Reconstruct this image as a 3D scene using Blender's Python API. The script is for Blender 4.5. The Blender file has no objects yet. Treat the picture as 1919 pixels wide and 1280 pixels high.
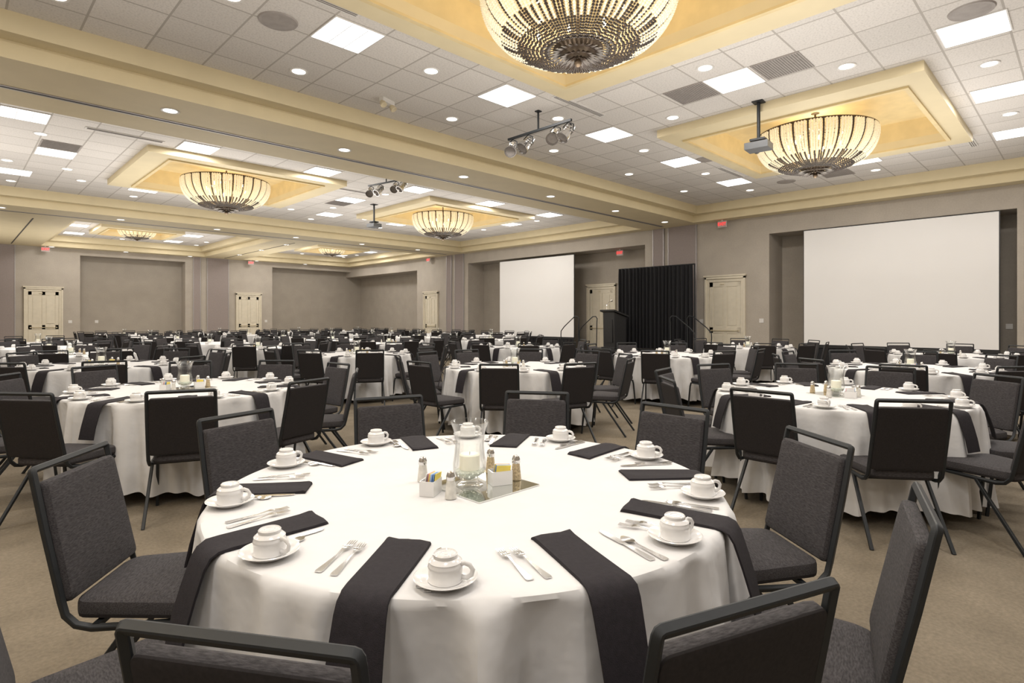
import bpy, math, random, itertools, bmesh
from mathutils import Vector, Matrix
random.seed(7)
S=bpy.context.scene
COL=S.collection
pi=math.pi
EYE=1.38
HEAD=math.radians(45.4)
CH,SH=math.cos(HEAD),math.sin(HEAD)

# ------------------------------------------------------------ materials
def mat(name,col,rough=.5,metal=0,scale=20,var=.12,bump=0,bscale=None,emit=None,estr=0,stretch=None,spec=None,sheen=0,coat=0,fine=0,fdark=.72,bdist=.01):
    m=bpy.data.materials.new(name); m.use_nodes=True
    nt=m.node_tree; b=nt.nodes['Principled BSDF']
    tc=nt.nodes.new('ShaderNodeTexCoord'); mp=nt.nodes.new('ShaderNodeMapping')
    nt.links.new(tc.outputs['Object'],mp.inputs[0])
    if stretch: mp.inputs['Scale'].default_value=stretch
    n=nt.nodes.new('ShaderNodeTexNoise'); n.inputs['Scale'].default_value=scale; n.inputs['Detail'].default_value=4
    nt.links.new(mp.outputs[0],n.inputs['Vector'])
    r=nt.nodes.new('ShaderNodeValToRGB')
    lo=[max(0,c*(1-var)) for c in col]; hi=[min(1,c*(1+var)) for c in col]
    r.color_ramp.elements[0].position=.3; r.color_ramp.elements[1].position=.7
    r.color_ramp.elements[0].color=(*lo,1); r.color_ramp.elements[1].color=(*hi,1)
    nt.links.new(n.outputs[0],r.inputs[0]); out=r.outputs[0]
    if fine:
        n3=nt.nodes.new('ShaderNodeTexNoise'); n3.inputs['Scale'].default_value=fine; n3.inputs['Detail'].default_value=5
        nt.links.new(mp.outputs[0],n3.inputs['Vector'])
        r3=nt.nodes.new('ShaderNodeValToRGB'); r3.color_ramp.elements[0].position=.35; r3.color_ramp.elements[1].position=.65
        r3.color_ramp.elements[0].color=(fdark,fdark,fdark,1); r3.color_ramp.elements[1].color=(1.0,1.0,1.0,1)
        nt.links.new(n3.outputs[0],r3.inputs[0])
        mx=nt.nodes.new('ShaderNodeMix'); mx.data_type='RGBA'; mx.blend_type='MULTIPLY'; mx.inputs[0].default_value=1
        nt.links.new(out,mx.inputs[6]); nt.links.new(r3.outputs[0],mx.inputs[7]); out=mx.outputs[2]
    nt.links.new(out,b.inputs['Base Color'])
    b.inputs['Roughness'].default_value=rough; b.inputs['Metallic'].default_value=metal
    if spec is not None: b.inputs['Specular IOR Level'].default_value=spec
    if sheen: b.inputs['Sheen Weight'].default_value=sheen
    if coat: b.inputs['Coat Weight'].default_value=coat
    if bump:
        n2=nt.nodes.new('ShaderNodeTexNoise'); n2.inputs['Scale'].default_value=bscale or scale; n2.inputs['Detail'].default_value=3
        nt.links.new(mp.outputs[0],n2.inputs['Vector'])
        bp=nt.nodes.new('ShaderNodeBump'); bp.inputs['Strength'].default_value=bump; bp.inputs['Distance'].default_value=bdist
        nt.links.new(n2.outputs[0],bp.inputs['Height']); nt.links.new(bp.outputs[0],b.inputs['Normal'])
    if emit:
        b.inputs['Emission Color'].default_value=(*emit,1); b.inputs['Emission Strength'].default_value=estr
        m.cycles.emission_sampling='NONE'
    return m
M={}
M['carpet']=mat('carpet',(.222,.186,.138),.95,scale=3.5,var=.12,bump=.5,bscale=220,spec=.1,fine=55,fdark=.80)
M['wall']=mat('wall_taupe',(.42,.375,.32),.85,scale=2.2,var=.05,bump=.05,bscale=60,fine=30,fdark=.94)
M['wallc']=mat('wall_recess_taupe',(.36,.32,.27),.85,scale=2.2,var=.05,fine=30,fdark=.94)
M['column']=mat('mauve_panel',(.29,.245,.23),.8,scale=30,var=.05)
M['cream']=mat('cream_paint',(.66,.565,.365),.6,scale=3,var=.03)
M['gold']=mat('gold_paint',(.66,.53,.29),.55,scale=4,var=.08)
M['doorp']=mat('door_cream',(.66,.60,.48),.45,scale=8,var=.04)
M['silver']=mat('silver_trim',(.42,.40,.40),.45,.5,scale=8,var=.05)
M['dark']=mat('dark_slot',(.05,.045,.04),.7)
M['cloth']=mat('white_linen',(.615,.608,.605),.85,scale=6,var=.02,bump=.6,bscale=6,bdist=.02,sheen=.1)
M['napkin']=mat('black_napkin',(.017,.014,.017),.85,scale=80,var=.2,bump=.2,bscale=400,spec=.3)
M['frame']=mat('black_powdercoat',(.012,.014,.016),.5,0,scale=60,var=.1,spec=.4)
M['fabric']=mat('charcoal_fabric',(.040,.036,.038),.9,scale=60,var=.6,bump=.25,bscale=200,stretch=(1,4,6))
M['backshell']=mat('charcoal_backing',(.024,.021,.021),.85,scale=120,var=.15,spec=.2)
M['china']=mat('white_china',(.70,.69,.68),.18,scale=5,var=.02,coat=.3)
M['steel']=mat('polished_steel',(.72,.71,.70),.16,1,scale=5,var=.05)
M['mirror']=mat('mirror_glass',(.78,.80,.77),.02,1,scale=3,var=.02)
M['wax']=mat('candle_wax',(.85,.82,.70),.5,scale=9,var=.03,emit=(1,.9,.7),estr=.15)  # slight emission added to brighten the candle, which has no flame
M['pebble']=mat('glass_pebbles',(.66,.70,.62),.2,scale=120,var=.3,bump=.5,bscale=90)
M['black']=mat('black_velour',(.008,.008,.010),.9,scale=60,var=.3)
M['blackw']=mat('black_laminate',(.015,.015,.016),.4,scale=20,var=.2)
M['screen']=mat('screen_vinyl',(.77,.755,.74),.8,scale=.8,var=.012)
M['bronze']=mat('dark_bronze',(.10,.07,.045),.4,.6,scale=30,var=.2)
M['darkbead']=mat('dark_wood_bead',(.030,.020,.015),.35,scale=30,var=.3)
M['bead']=mat('cream_bead',(.82,.74,.58),.15,scale=90,var=.3,emit=(1,.80,.52),estr=.30)  # emission stands in for light from the bulbs inside the bowl
M['beadin']=mat('inner_crystal_bead',(.75,.62,.42),.15,scale=90,var=.35,emit=(1,.74,.42),estr=.42)  # bulb light on the inner beads is put in as emission
M['bulb']=mat('bulb_glow',(1,.9,.7),.3,emit=(1,.85,.6),estr=12)
M['lens']=mat('light_lens',(.9,.92,.95),.4,scale=60,var=.02,emit=(.97,.99,1),estr=2.2)
M['dl']=mat('downlight_glow',(.95,.9,.85),.3,emit=(1,.95,.86),estr=3.0)
M['white']=mat('white_enamel',(.68,.66,.63),.4,scale=10,var=.03)
M['grille']=mat('grey_grille',(.32,.29,.27),.6,scale=10,var=.1)
M['gdark']=mat('grille_slot',(.20,.18,.165),.7)
M['brass']=mat('brass',(.58,.50,.34),.4,0,scale=10,var=.1)
M['red']=mat('exit_red',(.6,.02,.02),.4,emit=(1,.06,.06),estr=1.0)
M['signface']=mat('exit_face',(.45,.33,.31),.4,emit=(1,.5,.45),estr=.03)
M['projbody']=mat('projector_grey',(.085,.088,.092),.4,scale=10,var=.05)
M['pk_y']=mat('packet_yellow',(.75,.6,.12),.6); M['pk_b']=mat('packet_blue',(.2,.35,.65),.6); M['pk_p']=mat('packet_pink',(.75,.35,.42),.6); M['pk_w']=mat('packet_white',(.7,.7,.7),.6)
M['salt']=mat('shaker_contents',(.62,.60,.55),.3,scale=50,var=.15)
M['pepper']=mat('pepper_contents',(.42,.33,.20),.4,scale=150,var=.4)
def glass():
    m=bpy.data.materials.new('clear_glass'); m.use_nodes=True; nt=m.node_tree; nt.nodes.clear()
    o=nt.nodes.new('ShaderNodeOutputMaterial'); mx=nt.nodes.new('ShaderNodeMixShader'); t=nt.nodes.new('ShaderNodeBsdfTransparent'); g=nt.nodes.new('ShaderNodeBsdfGlossy')
    f=nt.nodes.new('ShaderNodeLayerWeight'); f.inputs[0].default_value=.20
    n=nt.nodes.new('ShaderNodeTexNoise'); n.inputs['Scale'].default_value=12
    r=nt.nodes.new('ShaderNodeValToRGB'); r.color_ramp.elements[0].color=(.97,.98,.97,1); r.color_ramp.elements[1].color=(1,1,1,1)
    nt.links.new(n.outputs[0],r.inputs[0]); nt.links.new(r.outputs[0],t.inputs[0]); g.inputs['Roughness'].default_value=.12
    nt.links.new(f.outputs['Facing'],mx.inputs[0]); nt.links.new(t.outputs[0],mx.inputs[1]); nt.links.new(g.outputs[0],mx.inputs[2]); nt.links.new(mx.outputs[0],o.inputs[0])
    return m
M['glass']=glass()
TP=.639
def tilemat():
    m=bpy.data.materials.new('acoustic_tile'); m.use_nodes=True; nt=m.node_tree; b=nt.nodes['Principled BSDF']
    L=nt.links.new; N=nt.nodes.new
    tc=N('ShaderNodeTexCoord'); sp=N('ShaderNodeSeparateXYZ'); L(tc.outputs['Object'],sp.inputs[0])
    def line(o):
        d=N('ShaderNodeMath'); d.operation='DIVIDE'; L(o,d.inputs[0]); d.inputs[1].default_value=TP
        f=N('ShaderNodeMath'); f.operation='FRACT'; L(d.outputs[0],f.inputs[0])
        s=N('ShaderNodeMath'); s.operation='SUBTRACT'; L(f.outputs[0],s.inputs[0]); s.inputs[1].default_value=.5
        a=N('ShaderNodeMath'); a.operation='ABSOLUTE'; L(s.outputs[0],a.inputs[0])
        g=N('ShaderNodeMath'); g.operation='GREATER_THAN'; L(a.outputs[0],g.inputs[0]); g.inputs[1].default_value=.482
        return g.outputs[0],d.outputs[0]
    gx,dx=line(sp.outputs[0]); gy,dy=line(sp.outputs[1])
    mx=N('ShaderNodeMath'); mx.operation='MAXIMUM'; L(gx,mx.inputs[0]); L(gy,mx.inputs[1])
    fx=N('ShaderNodeMath'); fx.operation='FLOOR'; L(dx,fx.inputs[0]); fy=N('ShaderNodeMath'); fy.operation='FLOOR'; L(dy,fy.inputs[0])
    cb=N('ShaderNodeCombineXYZ'); L(fx.outputs[0],cb.inputs[0]); L(fy.outputs[0],cb.inputs[1])
    wn=N('ShaderNodeTexWhiteNoise'); wn.noise_dimensions='2D'; L(cb.outputs[0],wn.inputs['Vector'])
    ns=N('ShaderNodeTexNoise'); ns.inputs['Scale'].default_value=45; ns.inputs['Detail'].default_value=4; L(tc.outputs['Object'],ns.inputs['Vector'])
    r=N('ShaderNodeValToRGB'); r.color_ramp.elements[0].position=.3; r.color_ramp.elements[1].position=.55
    r.color_ramp.elements[0].color=(.60,.57,.535,1); r.color_ramp.elements[1].color=(.725,.69,.65,1); L(ns.outputs[0],r.inputs[0])
    m1=N('ShaderNodeMix'); m1.data_type='RGBA'; m1.blend_type='MULTIPLY'; m1.inputs[0].default_value=.11; L(r.outputs[0],m1.inputs[6]); L(wn.outputs['Value'],m1.inputs[7])
    m2=N('ShaderNodeMix'); m2.data_type='RGBA'; L(mx.outputs[0],m2.inputs[0]); L(m1.outputs[2],m2.inputs[6]); m2.inputs[7].default_value=(.43,.40,.365,1)
    L(m2.outputs[2],b.inputs['Base Color']); b.inputs['Roughness'].default_value=.9
    return m
M['tile']=tilemat()

# ------------------------------------------------------------ mesh builder
class MB:
    def __init__(s): s.v=[];s.f=[];s.m=[];s.s=[]
    def add(s,v,f,mat=0,smooth=False,X=None):
        o=len(s.v)
        for p in v:
            p=Vector(p)
            if X is not None: p=X@p
            s.v.append(tuple(p))
        for q in f: s.f.append([i+o for i in q]); s.m.append(mat); s.s.append(smooth)
        return s
    def merge(s,o,X):
        k=len(s.v); s.v+=[tuple(X@Vector(p)) for p in o.v]; s.f+=[[i+k for i in q] for q in o.f]; s.m+=o.m; s.s+=o.s
    def box(s,x0,x1,y0,y1,z0,z1,mat=0,X=None):
        v=[(x0,y0,z0),(x1,y0,z0),(x1,y1,z0),(x0,y1,z0),(x0,y0,z1),(x1,y0,z1),(x1,y1,z1),(x0,y1,z1)]
        return s.add(v,[(0,3,2,1),(4,5,6,7),(0,1,5,4),(1,2,6,5),(2,3,7,6),(3,0,4,7)],mat,False,X)
    def lathe(s,prof,n=24,mat=0,smooth=True,X=None):
        v=[];rings=[]
        for r,z in prof:
            if r<1e-6: rings.append([len(v)]*n); v.append((0,0,z))
            else:
                rings.append(list(range(len(v),len(v)+n)))
                for i in range(n): a=2*pi*i/n; v.append((r*math.cos(a),r*math.sin(a),z))
        f=[]
        for A,B in zip(rings,rings[1:]):
            for i in range(n):
                j=(i+1)%n; q=[A[i],A[j],B[j],B[i]]; u=[]
                for k in q:
                    if k not in u: u.append(k)
                if len(u)>2: f.append(u)
        return s.add(v,f,mat,smooth,X)
    def sweep(s,path,w,h=None,n=8,mat=0,smooth=True,ref=(1,0,0),cap=True,X=None,closed=False):
        h=h or w; path=[Vector(p) for p in path]; N=len(path); v=[]; f=[]
        side=Vector(ref)
        for i,p in enumerate(path):
            if closed: t=path[(i+1)%N]-path[i-1]
            elif i==0: t=path[1]-p
            elif i==N-1: t=p-path[-2]
            else: t=(path[i+1]-p).normalized()+(p-path[i-1]).normalized()
            t.normalize(); sd=side-t*side.dot(t)
            if sd.length<1e-4: sd=t.orthogonal()
            sd.normalize(); side=sd; up=t.cross(sd)
            for k in range(n):
                a=2*pi*(k+.5)/n; c,q=math.cos(a),math.sin(a)
                if n==8: # squared tube with eased corners
                    c=math.copysign(1 if abs(c)>.5 else .72,c); q=math.copysign(1 if abs(q)>.5 else .72,q)
                v.append(p+sd*(c*w)+up*(q*h))
        for i in range(N if closed else N-1):
            j=(i+1)%N
            for k in range(n):
                l=(k+1)%n; f.append((i*n+k,i*n+l,j*n+l,j*n+k))
        if cap and not closed:
            f.append(tuple(range(n))[::-1]); f.append(tuple((N-1)*n+k for k in range(n)))
        return s.add(v,f,mat,smooth,X)
    def strip(s,pts,th,mat=0,X=None,smooth=True):
        v=[];f=[]
        for y,hw,z in pts: v+=[(-hw,y,z),(hw,y,z),(hw,y,z+th),(-hw,y,z+th)]
        for i in range(len(pts)-1):
            a=i*4;b=a+4
            for k in range(4): l=(k+1)%4; f.append((a+k,a+l,b+l,b+k))
        f.append((3,2,1,0)); e=(len(pts)-1)*4; f.append((e,e+1,e+2,e+3))
        return s.add(v,f,mat,smooth,X)
    def mesh(s,name,mats):
        me=bpy.data.meshes.new(name); me.from_pydata(s.v,[],s.f)
        for m in mats: me.materials.append(M[m])
        me.polygons.foreach_set('material_index',s.m); me.polygons.foreach_set('use_smooth',s.s)
        me.update()
        bm=bmesh.new(); bm.from_mesh(me); bmesh.ops.recalc_face_normals(bm,faces=bm.faces); bm.to_mesh(me); bm.free()
        try: me.set_sharp_from_angle(angle=math.radians(40))
        except Exception: pass
        return me
def ob(name,me,loc=(0,0,0),rz=0,parent=None,label=None,cat=None,group=None,kind=None,rot=None,scale=None):
    o=bpy.data.objects.new(name,me); COL.objects.link(o)
    o.location=loc; o.rotation_euler=rot or (0,0,rz)
    if scale: o.scale=(scale,)*3
    if parent: o.parent=parent
    if label: o['label']=label
    if cat: o['category']=cat
    if group: o['group']=group
    if kind: o['kind']=kind
    return o
def proj(x,y,z):
    d=x*CH+y*SH; r=x*SH-y*CH
    if d<.1: return None
    return 959.5+1075*r/d, 597-1075*(z-EYE)/d, d
def seen(x,y,z,mx=120,my=200):
    p=proj(x,y,z)
    return p is not None and -mx<p[0]<1919+mx and -my<p[1]<1280+my

# ------------------------------------------------------------ room shell
def struct(name,mb,mats,loc=(0,0,0),label=None):
    return ob(name,mb.mesh(name,mats),loc,kind='structure',label=label,cat=None)
ZC=4.68; XR=16.3; YB=29.5; XL=-5.0; YN=-4.5; ZB=4.25; ZS=4.45
b=MB(); b.box(XL-.2,17.6,YN-.2,30.7,-.1,0); struct('floor',b,['carpet'])
b=MB()
for y0,y1 in ((YN,1.15),(6.34,10.32),(19.28,23.1)): b.box(XR,17.25,y0,y1,0,4.9)
for y0,y1,z in ((1.15,6.34,3.74),(10.32,19.28,3.80),(23.1,YB+1,3.72)): b.box(XR,17.25,y0,y1,z,4.9)
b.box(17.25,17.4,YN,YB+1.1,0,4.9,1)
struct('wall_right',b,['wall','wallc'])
b=MB()
for x0,x1 in ((XL,3.95),(7.87,11.87)): b.box(x0,x1,YB,YB+.6,0,4.9)
for x0,x1 in ((3.95,7.87),(11.87,17.25)): b.box(x0,x1,YB,YB+.6,4.0,4.9)
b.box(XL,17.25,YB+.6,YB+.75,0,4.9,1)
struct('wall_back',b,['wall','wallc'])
b=MB(); b.box(XL-.15,XL,YN,YB+.7,0,4.9); struct('wall_left',b,['wall'])
b=MB(); b.box(XL-.15,17.4,YN-.15,YN,0,4.9); struct('wall_front',b,['wall'])
coff=[(4.4,3.45,2.06,1.93,1.58,1.58,.96,(4.46,3.59)),(10.98,3.45,2.10,1.93,1.60,1.62,.96,(10.98,3.47)),
      (4.78,14.5,2.06,1.93,1.58,1.58,.96,(4.78,14.6)),(11.3,14.45,2.06,1.93,1.58,1.58,.96,(11.3,14.6)),
      (5.1,25.2,1.3,1.2,1.0,.95,.62,(5.1,25.2)),(12.95,25.2,1.3,1.2,1.0,.95,.62,(12.95,25.2)),
      (-2.3,3.45,2.06,1.93,1.58,1.58,.96,(-2.3,3.45))]
def ceil(x0,x1,y0,y1,org):
    xs={x0,x1};ys={y0,y1};H=[]
    for c in coff:
        if x0<c[0]<x1 and y0<c[1]<y1:
            h=(c[0]-c[4],c[0]+c[4],c[1]-c[5],c[1]+c[5]); H.append(h); xs|={h[0],h[1]}; ys|={h[2],h[3]}
    xs=sorted(xs);ys=sorted(ys); b=MB(); ox,oy=org
    for a,c in zip(xs,xs[1:]):
        for d,e in zip(ys,ys[1:]):
            mx,my=(a+c)/2,(d+e)/2
            if any(h[0]<mx<h[1] and h[2]<my<h[3] for h in H): continue
            b.add([(a-ox,d-oy,0),(c-ox,d-oy,0),(c-ox,e-oy,0),(a-ox,e-oy,0)],[(0,3,2,1)])
    ob('ceiling',b.mesh('ceiling',['tile']),(ox,oy,ZC),kind='structure')
ceil(XL,XR,YN,9.2,(.4545,.0295)); ceil(XL,XR,9.2,20.1,(.58,11.83)); ceil(XL,XR,20.1,YB,(.4,22.5))
b=MB(); b.box(XL,17.4,YN,YB+.7,5.25,5.35); struct('ceiling',b,['white'])
tn=[0]
def trim(mb,mats):
    tn[0]+=1; return struct('trim_%d'%tn[0],mb,mats)
for y0,y1 in ((8.15,10.45),(19.0,21.3)):
    b=MB(); b.box(XL,15.65,y0,y1,ZS,4.75); b.box(XL,15.9,y0+.25,y1-.25,ZB,ZS); trim(b,['cream'])
    b=MB(); ym=(y0+y1)/2; b.box(XL,15.9,ym+.14,ym+.17,ZB-.012,ZB); b.box(XL,15.9,ym+.10,ym+.14,ZB-.008,ZB,1);b.box(XL,15.9,ym+.17,ym+.21,ZB-.008,ZB,1); trim(b,['dark','silver'])
b=MB(); b.box(15.65,XR,YN,YB,ZS,4.75); b.box(15.9,XR,YN,YB,ZB,ZS); trim(b,['cream'])
b=MB(); b.box(XL,15.65,28.75,YB,ZS,4.75); b.box(XL,15.9,29.0,YB,ZB,ZS); trim(b,['cream'])
for x0,x1 in ((8.3,10.5),(.6,2.9)):
    b=MB(); b.box(x0,x1,21.3,28.75,ZS,4.75); b.box(x0+.25,x1-.25,21.05,29.0,ZB,ZS); trim(b,['cream'])
    b=MB(); xm=(x0+x1)/2; b.box(xm,xm+.03,21.3,29,ZB-.01,ZB); trim(b,['dark'])
for cx,cy,hx,hy,ix,iy,s,cc in coff:
    b=MB(); z0,z1=4.55,ZC
    for (x0,x1,y0,y1) in ((-hx,-ix,-hy,hy),(ix,hx,-hy,hy),(-ix,ix,-hy,-iy),(-ix,ix,iy,hy)):
        b.box(x0,x1,y0,y1,z0,z1,0)
    for (x0,x1,y0,y1) in ((-ix-.06,-ix,-iy-.06,iy+.06),(ix,ix+.06,-iy-.06,iy+.06),(-ix,ix,-iy-.06,-iy),(-ix,ix,iy,iy+.06)):
        b.box(x0,x1,y0,y1,z0-.03,z0,1)
        b.box(x0,x1,y0,y1,z1,5.02,1)
    b.box(-ix-.06,ix+.06,-iy-.06,iy+.06,5.02,5.06,2)
    ob('trim_%d'%(tn[0]+1),b.mesh('coffer',['cream','gold','gold']),(cx,cy,0),kind='structure'); tn[0]+=1
def rcol(y0,y1):
    b=MB(); b.box(XR-.04,XR,y0,y1,0,ZB,0)
    for y in (y0,y1,): b.box(XR-.05,XR-.0,y-.012,y+.012,0,ZB,1)
    trim(b,['column','silver'])
rcol(8.5,9.45); rcol(9.62,10.0); rcol(19.55,20.15); rcol(20.4,20.75)
def bcol(x0,x1):
    b=MB(); b.box(x0,x1,YB-.04,YB,0,ZB,0)
    for x in (x0,x1): b.box(x-.012,x+.012,YB-.05,YB,0,ZB,1)
    trim(b,['column','silver'])
bcol(8.8,9.75); bcol(8.2,8.5); bcol(.6,1.9)
b=MB()
for y0,y1 in ((YN,1.15),(6.34,6.98),(8.22,8.45),(10.05,10.32),(19.28,19.5),(20.8,21.4),(22.55,23.1)): b.box(XR-.02,XR,y0,y1,0,.2); b.box(XR-.03,XR,y0,y1,.16,.18)
for y0,y1 in ((1.15,6.34),(10.32,12.1),(13.45,19.28),(23.1,YB)): b.box(17.23,17.25,y0,y1,0,.2)
b.box(XR,17.25,6.32,6.34,0,.2); b.box(XR,17.25,19.26,19.28,0,.2)
struct('baseboard_right',b,['doorp'])
b=MB()
for x0,x1 in ((XL,2.17),(3.4,3.95),(7.87,8.2),(9.8,10.1),(11.3,11.87)): b.box(x0,x1,YB-.02,YB,0,.2)
struct('baseboard_back',b,['doorp'])
def door(n,loc,rz,w=1.22):
    b=MB(); hw=w/2; hd=hw-.13
    for s in (-1,1):
        b.box(min(s*hw,s*hd),max(s*hw,s*hd),-.05,0,0,2.6)
        b.box(min(s*hw,s*(hw-.05)),max(s*hw,s*(hw-.05)),-.08,-.05,0,2.6)
    b.box(-hd,hd,-.05,0,2.46,2.6); b.box(-hw,hw,-.08,-.0,2.55,2.62); b.box(-hw-.03,hw+.03,-.10,0,2.62,2.66)
    b.box(-hd,hd,-.020,0,.01,2.46)
    for x0,x1 in ((-hd+.01,-hd+.11),(-.05,.05),(hd-.11,hd-.01)): b.box(x0,x1,-.033,-.020,.01,2.45)
    for z0,z1 in ((.01,.22),(.95,1.12),(2.32,2.45)): b.box(-hd+.01,hd-.01,-.033,-.020,z0,z1)
    for sx in (-1,1):
        for z0,z1 in ((.28,.89),(1.18,2.26)):
            c=sx*(hd-.11+.05)/2; q=(hd-.11-.05)/2-.035
            b.box(c-q,c+q,-.030,-.020,z0,z1)
    d=ob('door_%d'%n,b.mesh('door',['doorp']),loc,rz,kind='structure')
    h=MB(); h.box(-hd+.08,hd-.08,-.060,-.045,1.015,1.04); h.box(-hd+.05,-hd+.10,-.060,-.034,1.005,1.05); h.box(hd-.10,hd-.05,-.060,-.034,1.005,1.05)
    ob('push_bar',h.mesh('push_bar',['brass']),parent=d,label='brass panic push bar')
    c=MB(); c.box(-.14,-.03,-.055,-.034,2.38,2.405)
    ob('door_closer',c.mesh('door_closer',['brass']),parent=d,label='brass door closer')
door(1,(XR,7.60,0),-pi/2); door(2,(17.25,12.77,0),-pi/2,1.3); door(3,(XR,21.95,0),-pi/2,1.12)
door(4,(2.77,YB,0),0); door(5,(10.7,YB,0),0)

# ------------------------------------------------------------ ceiling fixtures
b=MB(); q=.30
b.box(-.315,.315,-.315,.315,-.012,0,0)
b.box(-q,q,-q,q,-.016,-.012,1)
for k in (-.1,.1): b.box(k-.004,k+.004,-q,q,-.019,-.016,0)
ME_panel=b.mesh('light_panel',['white','lens'])
def area(x,y,z,size,e,col=(1,.958,.91),up=False):
    l=bpy.data.lights.new('panel_or_fill_lamp','AREA'); l.shape='SQUARE'; l.size=size; l.energy=e; l.color=col
    o=bpy.data.objects.new('panel_or_fill_lamp',l); o.location=(x,y,z); COL.objects.link(o)
    if up: o.rotation_euler=(pi,0,0)
    return o
panels=[]
for x in (-4.3,-1.8,.78,3.33,5.91,8.46,11.0,13.55): panels.append((x,6.1))
for x in (-4.3,-1.8,.78,3.33,5.8,8.34,10.9,13.5): panels.append((x,.96))
panels+=[(7.78,3.5),(13.58,3.4),(1.1,3.5)]
for x in (-3,0.5,4,7.5,11,14): panels.append((x,-2.2))
for x in (-4.2,-1.65,.9,3.46,6.01,8.57,11.1,13.65): panels.append((x,12.15))
panels+=[(1.55,14.5),(8.0,14.5),(14.0,14.3),(-2,14.5)]
for x in (-4.2,-1.65,1.07,3.6,6.1,8.64,11.2,13.7): panels.append((x,17.0))
for x in (3.5,6.9,11.2,14.6):
    for y in (22.6,27.6): panels.append((x,y))
panels+=[(3.3,25.2),(7.0,25.2),(14.9,25.2),(11.0,25.2),(-2,25)]
for x,y in panels:
    if seen(x,y,ZC,250,60) : ob('ceiling_light_panel',ME_panel,(x,y,ZC),label='square white fluorescent troffer glowing in the tiled ceiling',cat='ceiling light',group='square ceiling light panels')
    area(x,y,ZC-.03,.56,43)
# added unseen upward fill lamps that brighten the ceiling of each bay
for x in (-1.5,4.8,11.2):
    for y,e in ((2.5,130),(14.5,136),(25,115)): area(x,y,2.3,4.5,e,(1,.958,.91),True)
b=MB(); b.lathe([(.088,-.006),(.112,-.012),(.118,0),(.0,0)],24,0); b.lathe([(0,-.004),(.088,-.006)],24,1)
ME_dl=b.mesh('downlight',['white','dl'])
dls=[(x,7.45,ZC) for x in (.8,3.35,5.95,8.5,11.1,13.6)]+[(x,6.2,ZC) for x in (2.08,4.6,7.18,9.75,12.3,14.7)]
dls+=[(x,.95,ZC) for x in (7.1,9.62,12.2)]+[(8.49,4.85,ZC),(7.11,3.59,ZC),(8.38,2.27,ZC),(13.5,2.1,ZC),(13.55,4.9,ZC),(14.7,3.4,ZC)]
dls+=[(x,8.95,ZB) for x in (-.4,2.2,4.82,7.45,10.1,12.7,15.2)]+[(x,19.8,ZB) for x in (1,3.6,6.2,8.8,11.4,14)]
dls+=[(x,11.3,ZC) for x in (2.3,4.8,7.3,9.8,12.3,14.6)]+[(x,13.2,ZC) for x in (1.2,8.3,14.2)]+[(x,15.9,ZC) for x in (.9,1.9,8.2,14.2)]+[(x,17.0,ZC) for x in (2.3,4.85,7.4,9.9,12.4)]+[(x,18.2,ZC) for x in (1.1,3.6,6.1,8.6,11.2,13.7)]
dls+=[(x,y,ZC) for x in (5.2,8.0,12.9,15.2) for y in (22.0,23.6,26.9,28.3)]+[(9.4,y,ZB) for y in (22,24.5,27)]+[(x,29.25,ZB) for x in (3,5.5,8,11,13.5)]
for x,y,z in dls:
    if seen(x,y,z,30,30): ob('downlight',ME_dl,(x,y,z),label='small round recessed downlight, lit, white trim ring',cat='ceiling light',group='round recessed downlights')
b=MB(); b.lathe([(.0,-.022),(.10,-.02),(.17,-.012)],28,1); b.lathe([(.17,-.012),(.20,-.014),(.21,0),(0,0)],28,0)
ME_sp=b.mesh('speaker',['grille','grille'])
for (x,y) in ((2.62,6.35),(7.82,.92),(11.2,5.65),(.3,14.5),(14.4,5.2),(9.7,.3)):
    ob('ceiling_speaker',ME_sp,(x,y,ZC),label='round grey perforated ceiling speaker',cat='speaker',group='ceiling speakers')
b=MB(); b.box(-.3,.3,-.3,.3,-.01,0,0)
for k in range(18): b.box(-.28,.28,-.28+k*.032,-.268+k*.032,-.013,-.01,1)
ME_v=b.mesh('vent',['grille','gdark'])
for x,y in ((7.78,2.86),(7.78,4.14),(1.55,13.86),(8.0,15.15),(14.4,4.1)): ob('air_vent',ME_v,(x,y,ZC),label='square grey return air grille set in the ceiling',cat='air vent',group='ceiling air grilles')
b=MB(); b.box(-.6,.6,-.06,.06,-.012,0,0)
for k in (-.03,0,.03): b.box(-.57,.57,k-.006,k+.006,-.016,-.012,1)
ME_ls=b.mesh('slot',['white','gdark'])
for x,y in ((2.6,5.6),(7.0,5.6),(12.6,5.75),(8.9,.35),(13.4,1.6),(2.3,12.2),(7.3,13.4),(6,18)): ob('linear_diffuser',ME_ls,(x,y,ZC),label='slim white linear slot air diffuser in the ceiling',cat='air vent',group='linear slot diffusers')

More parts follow.
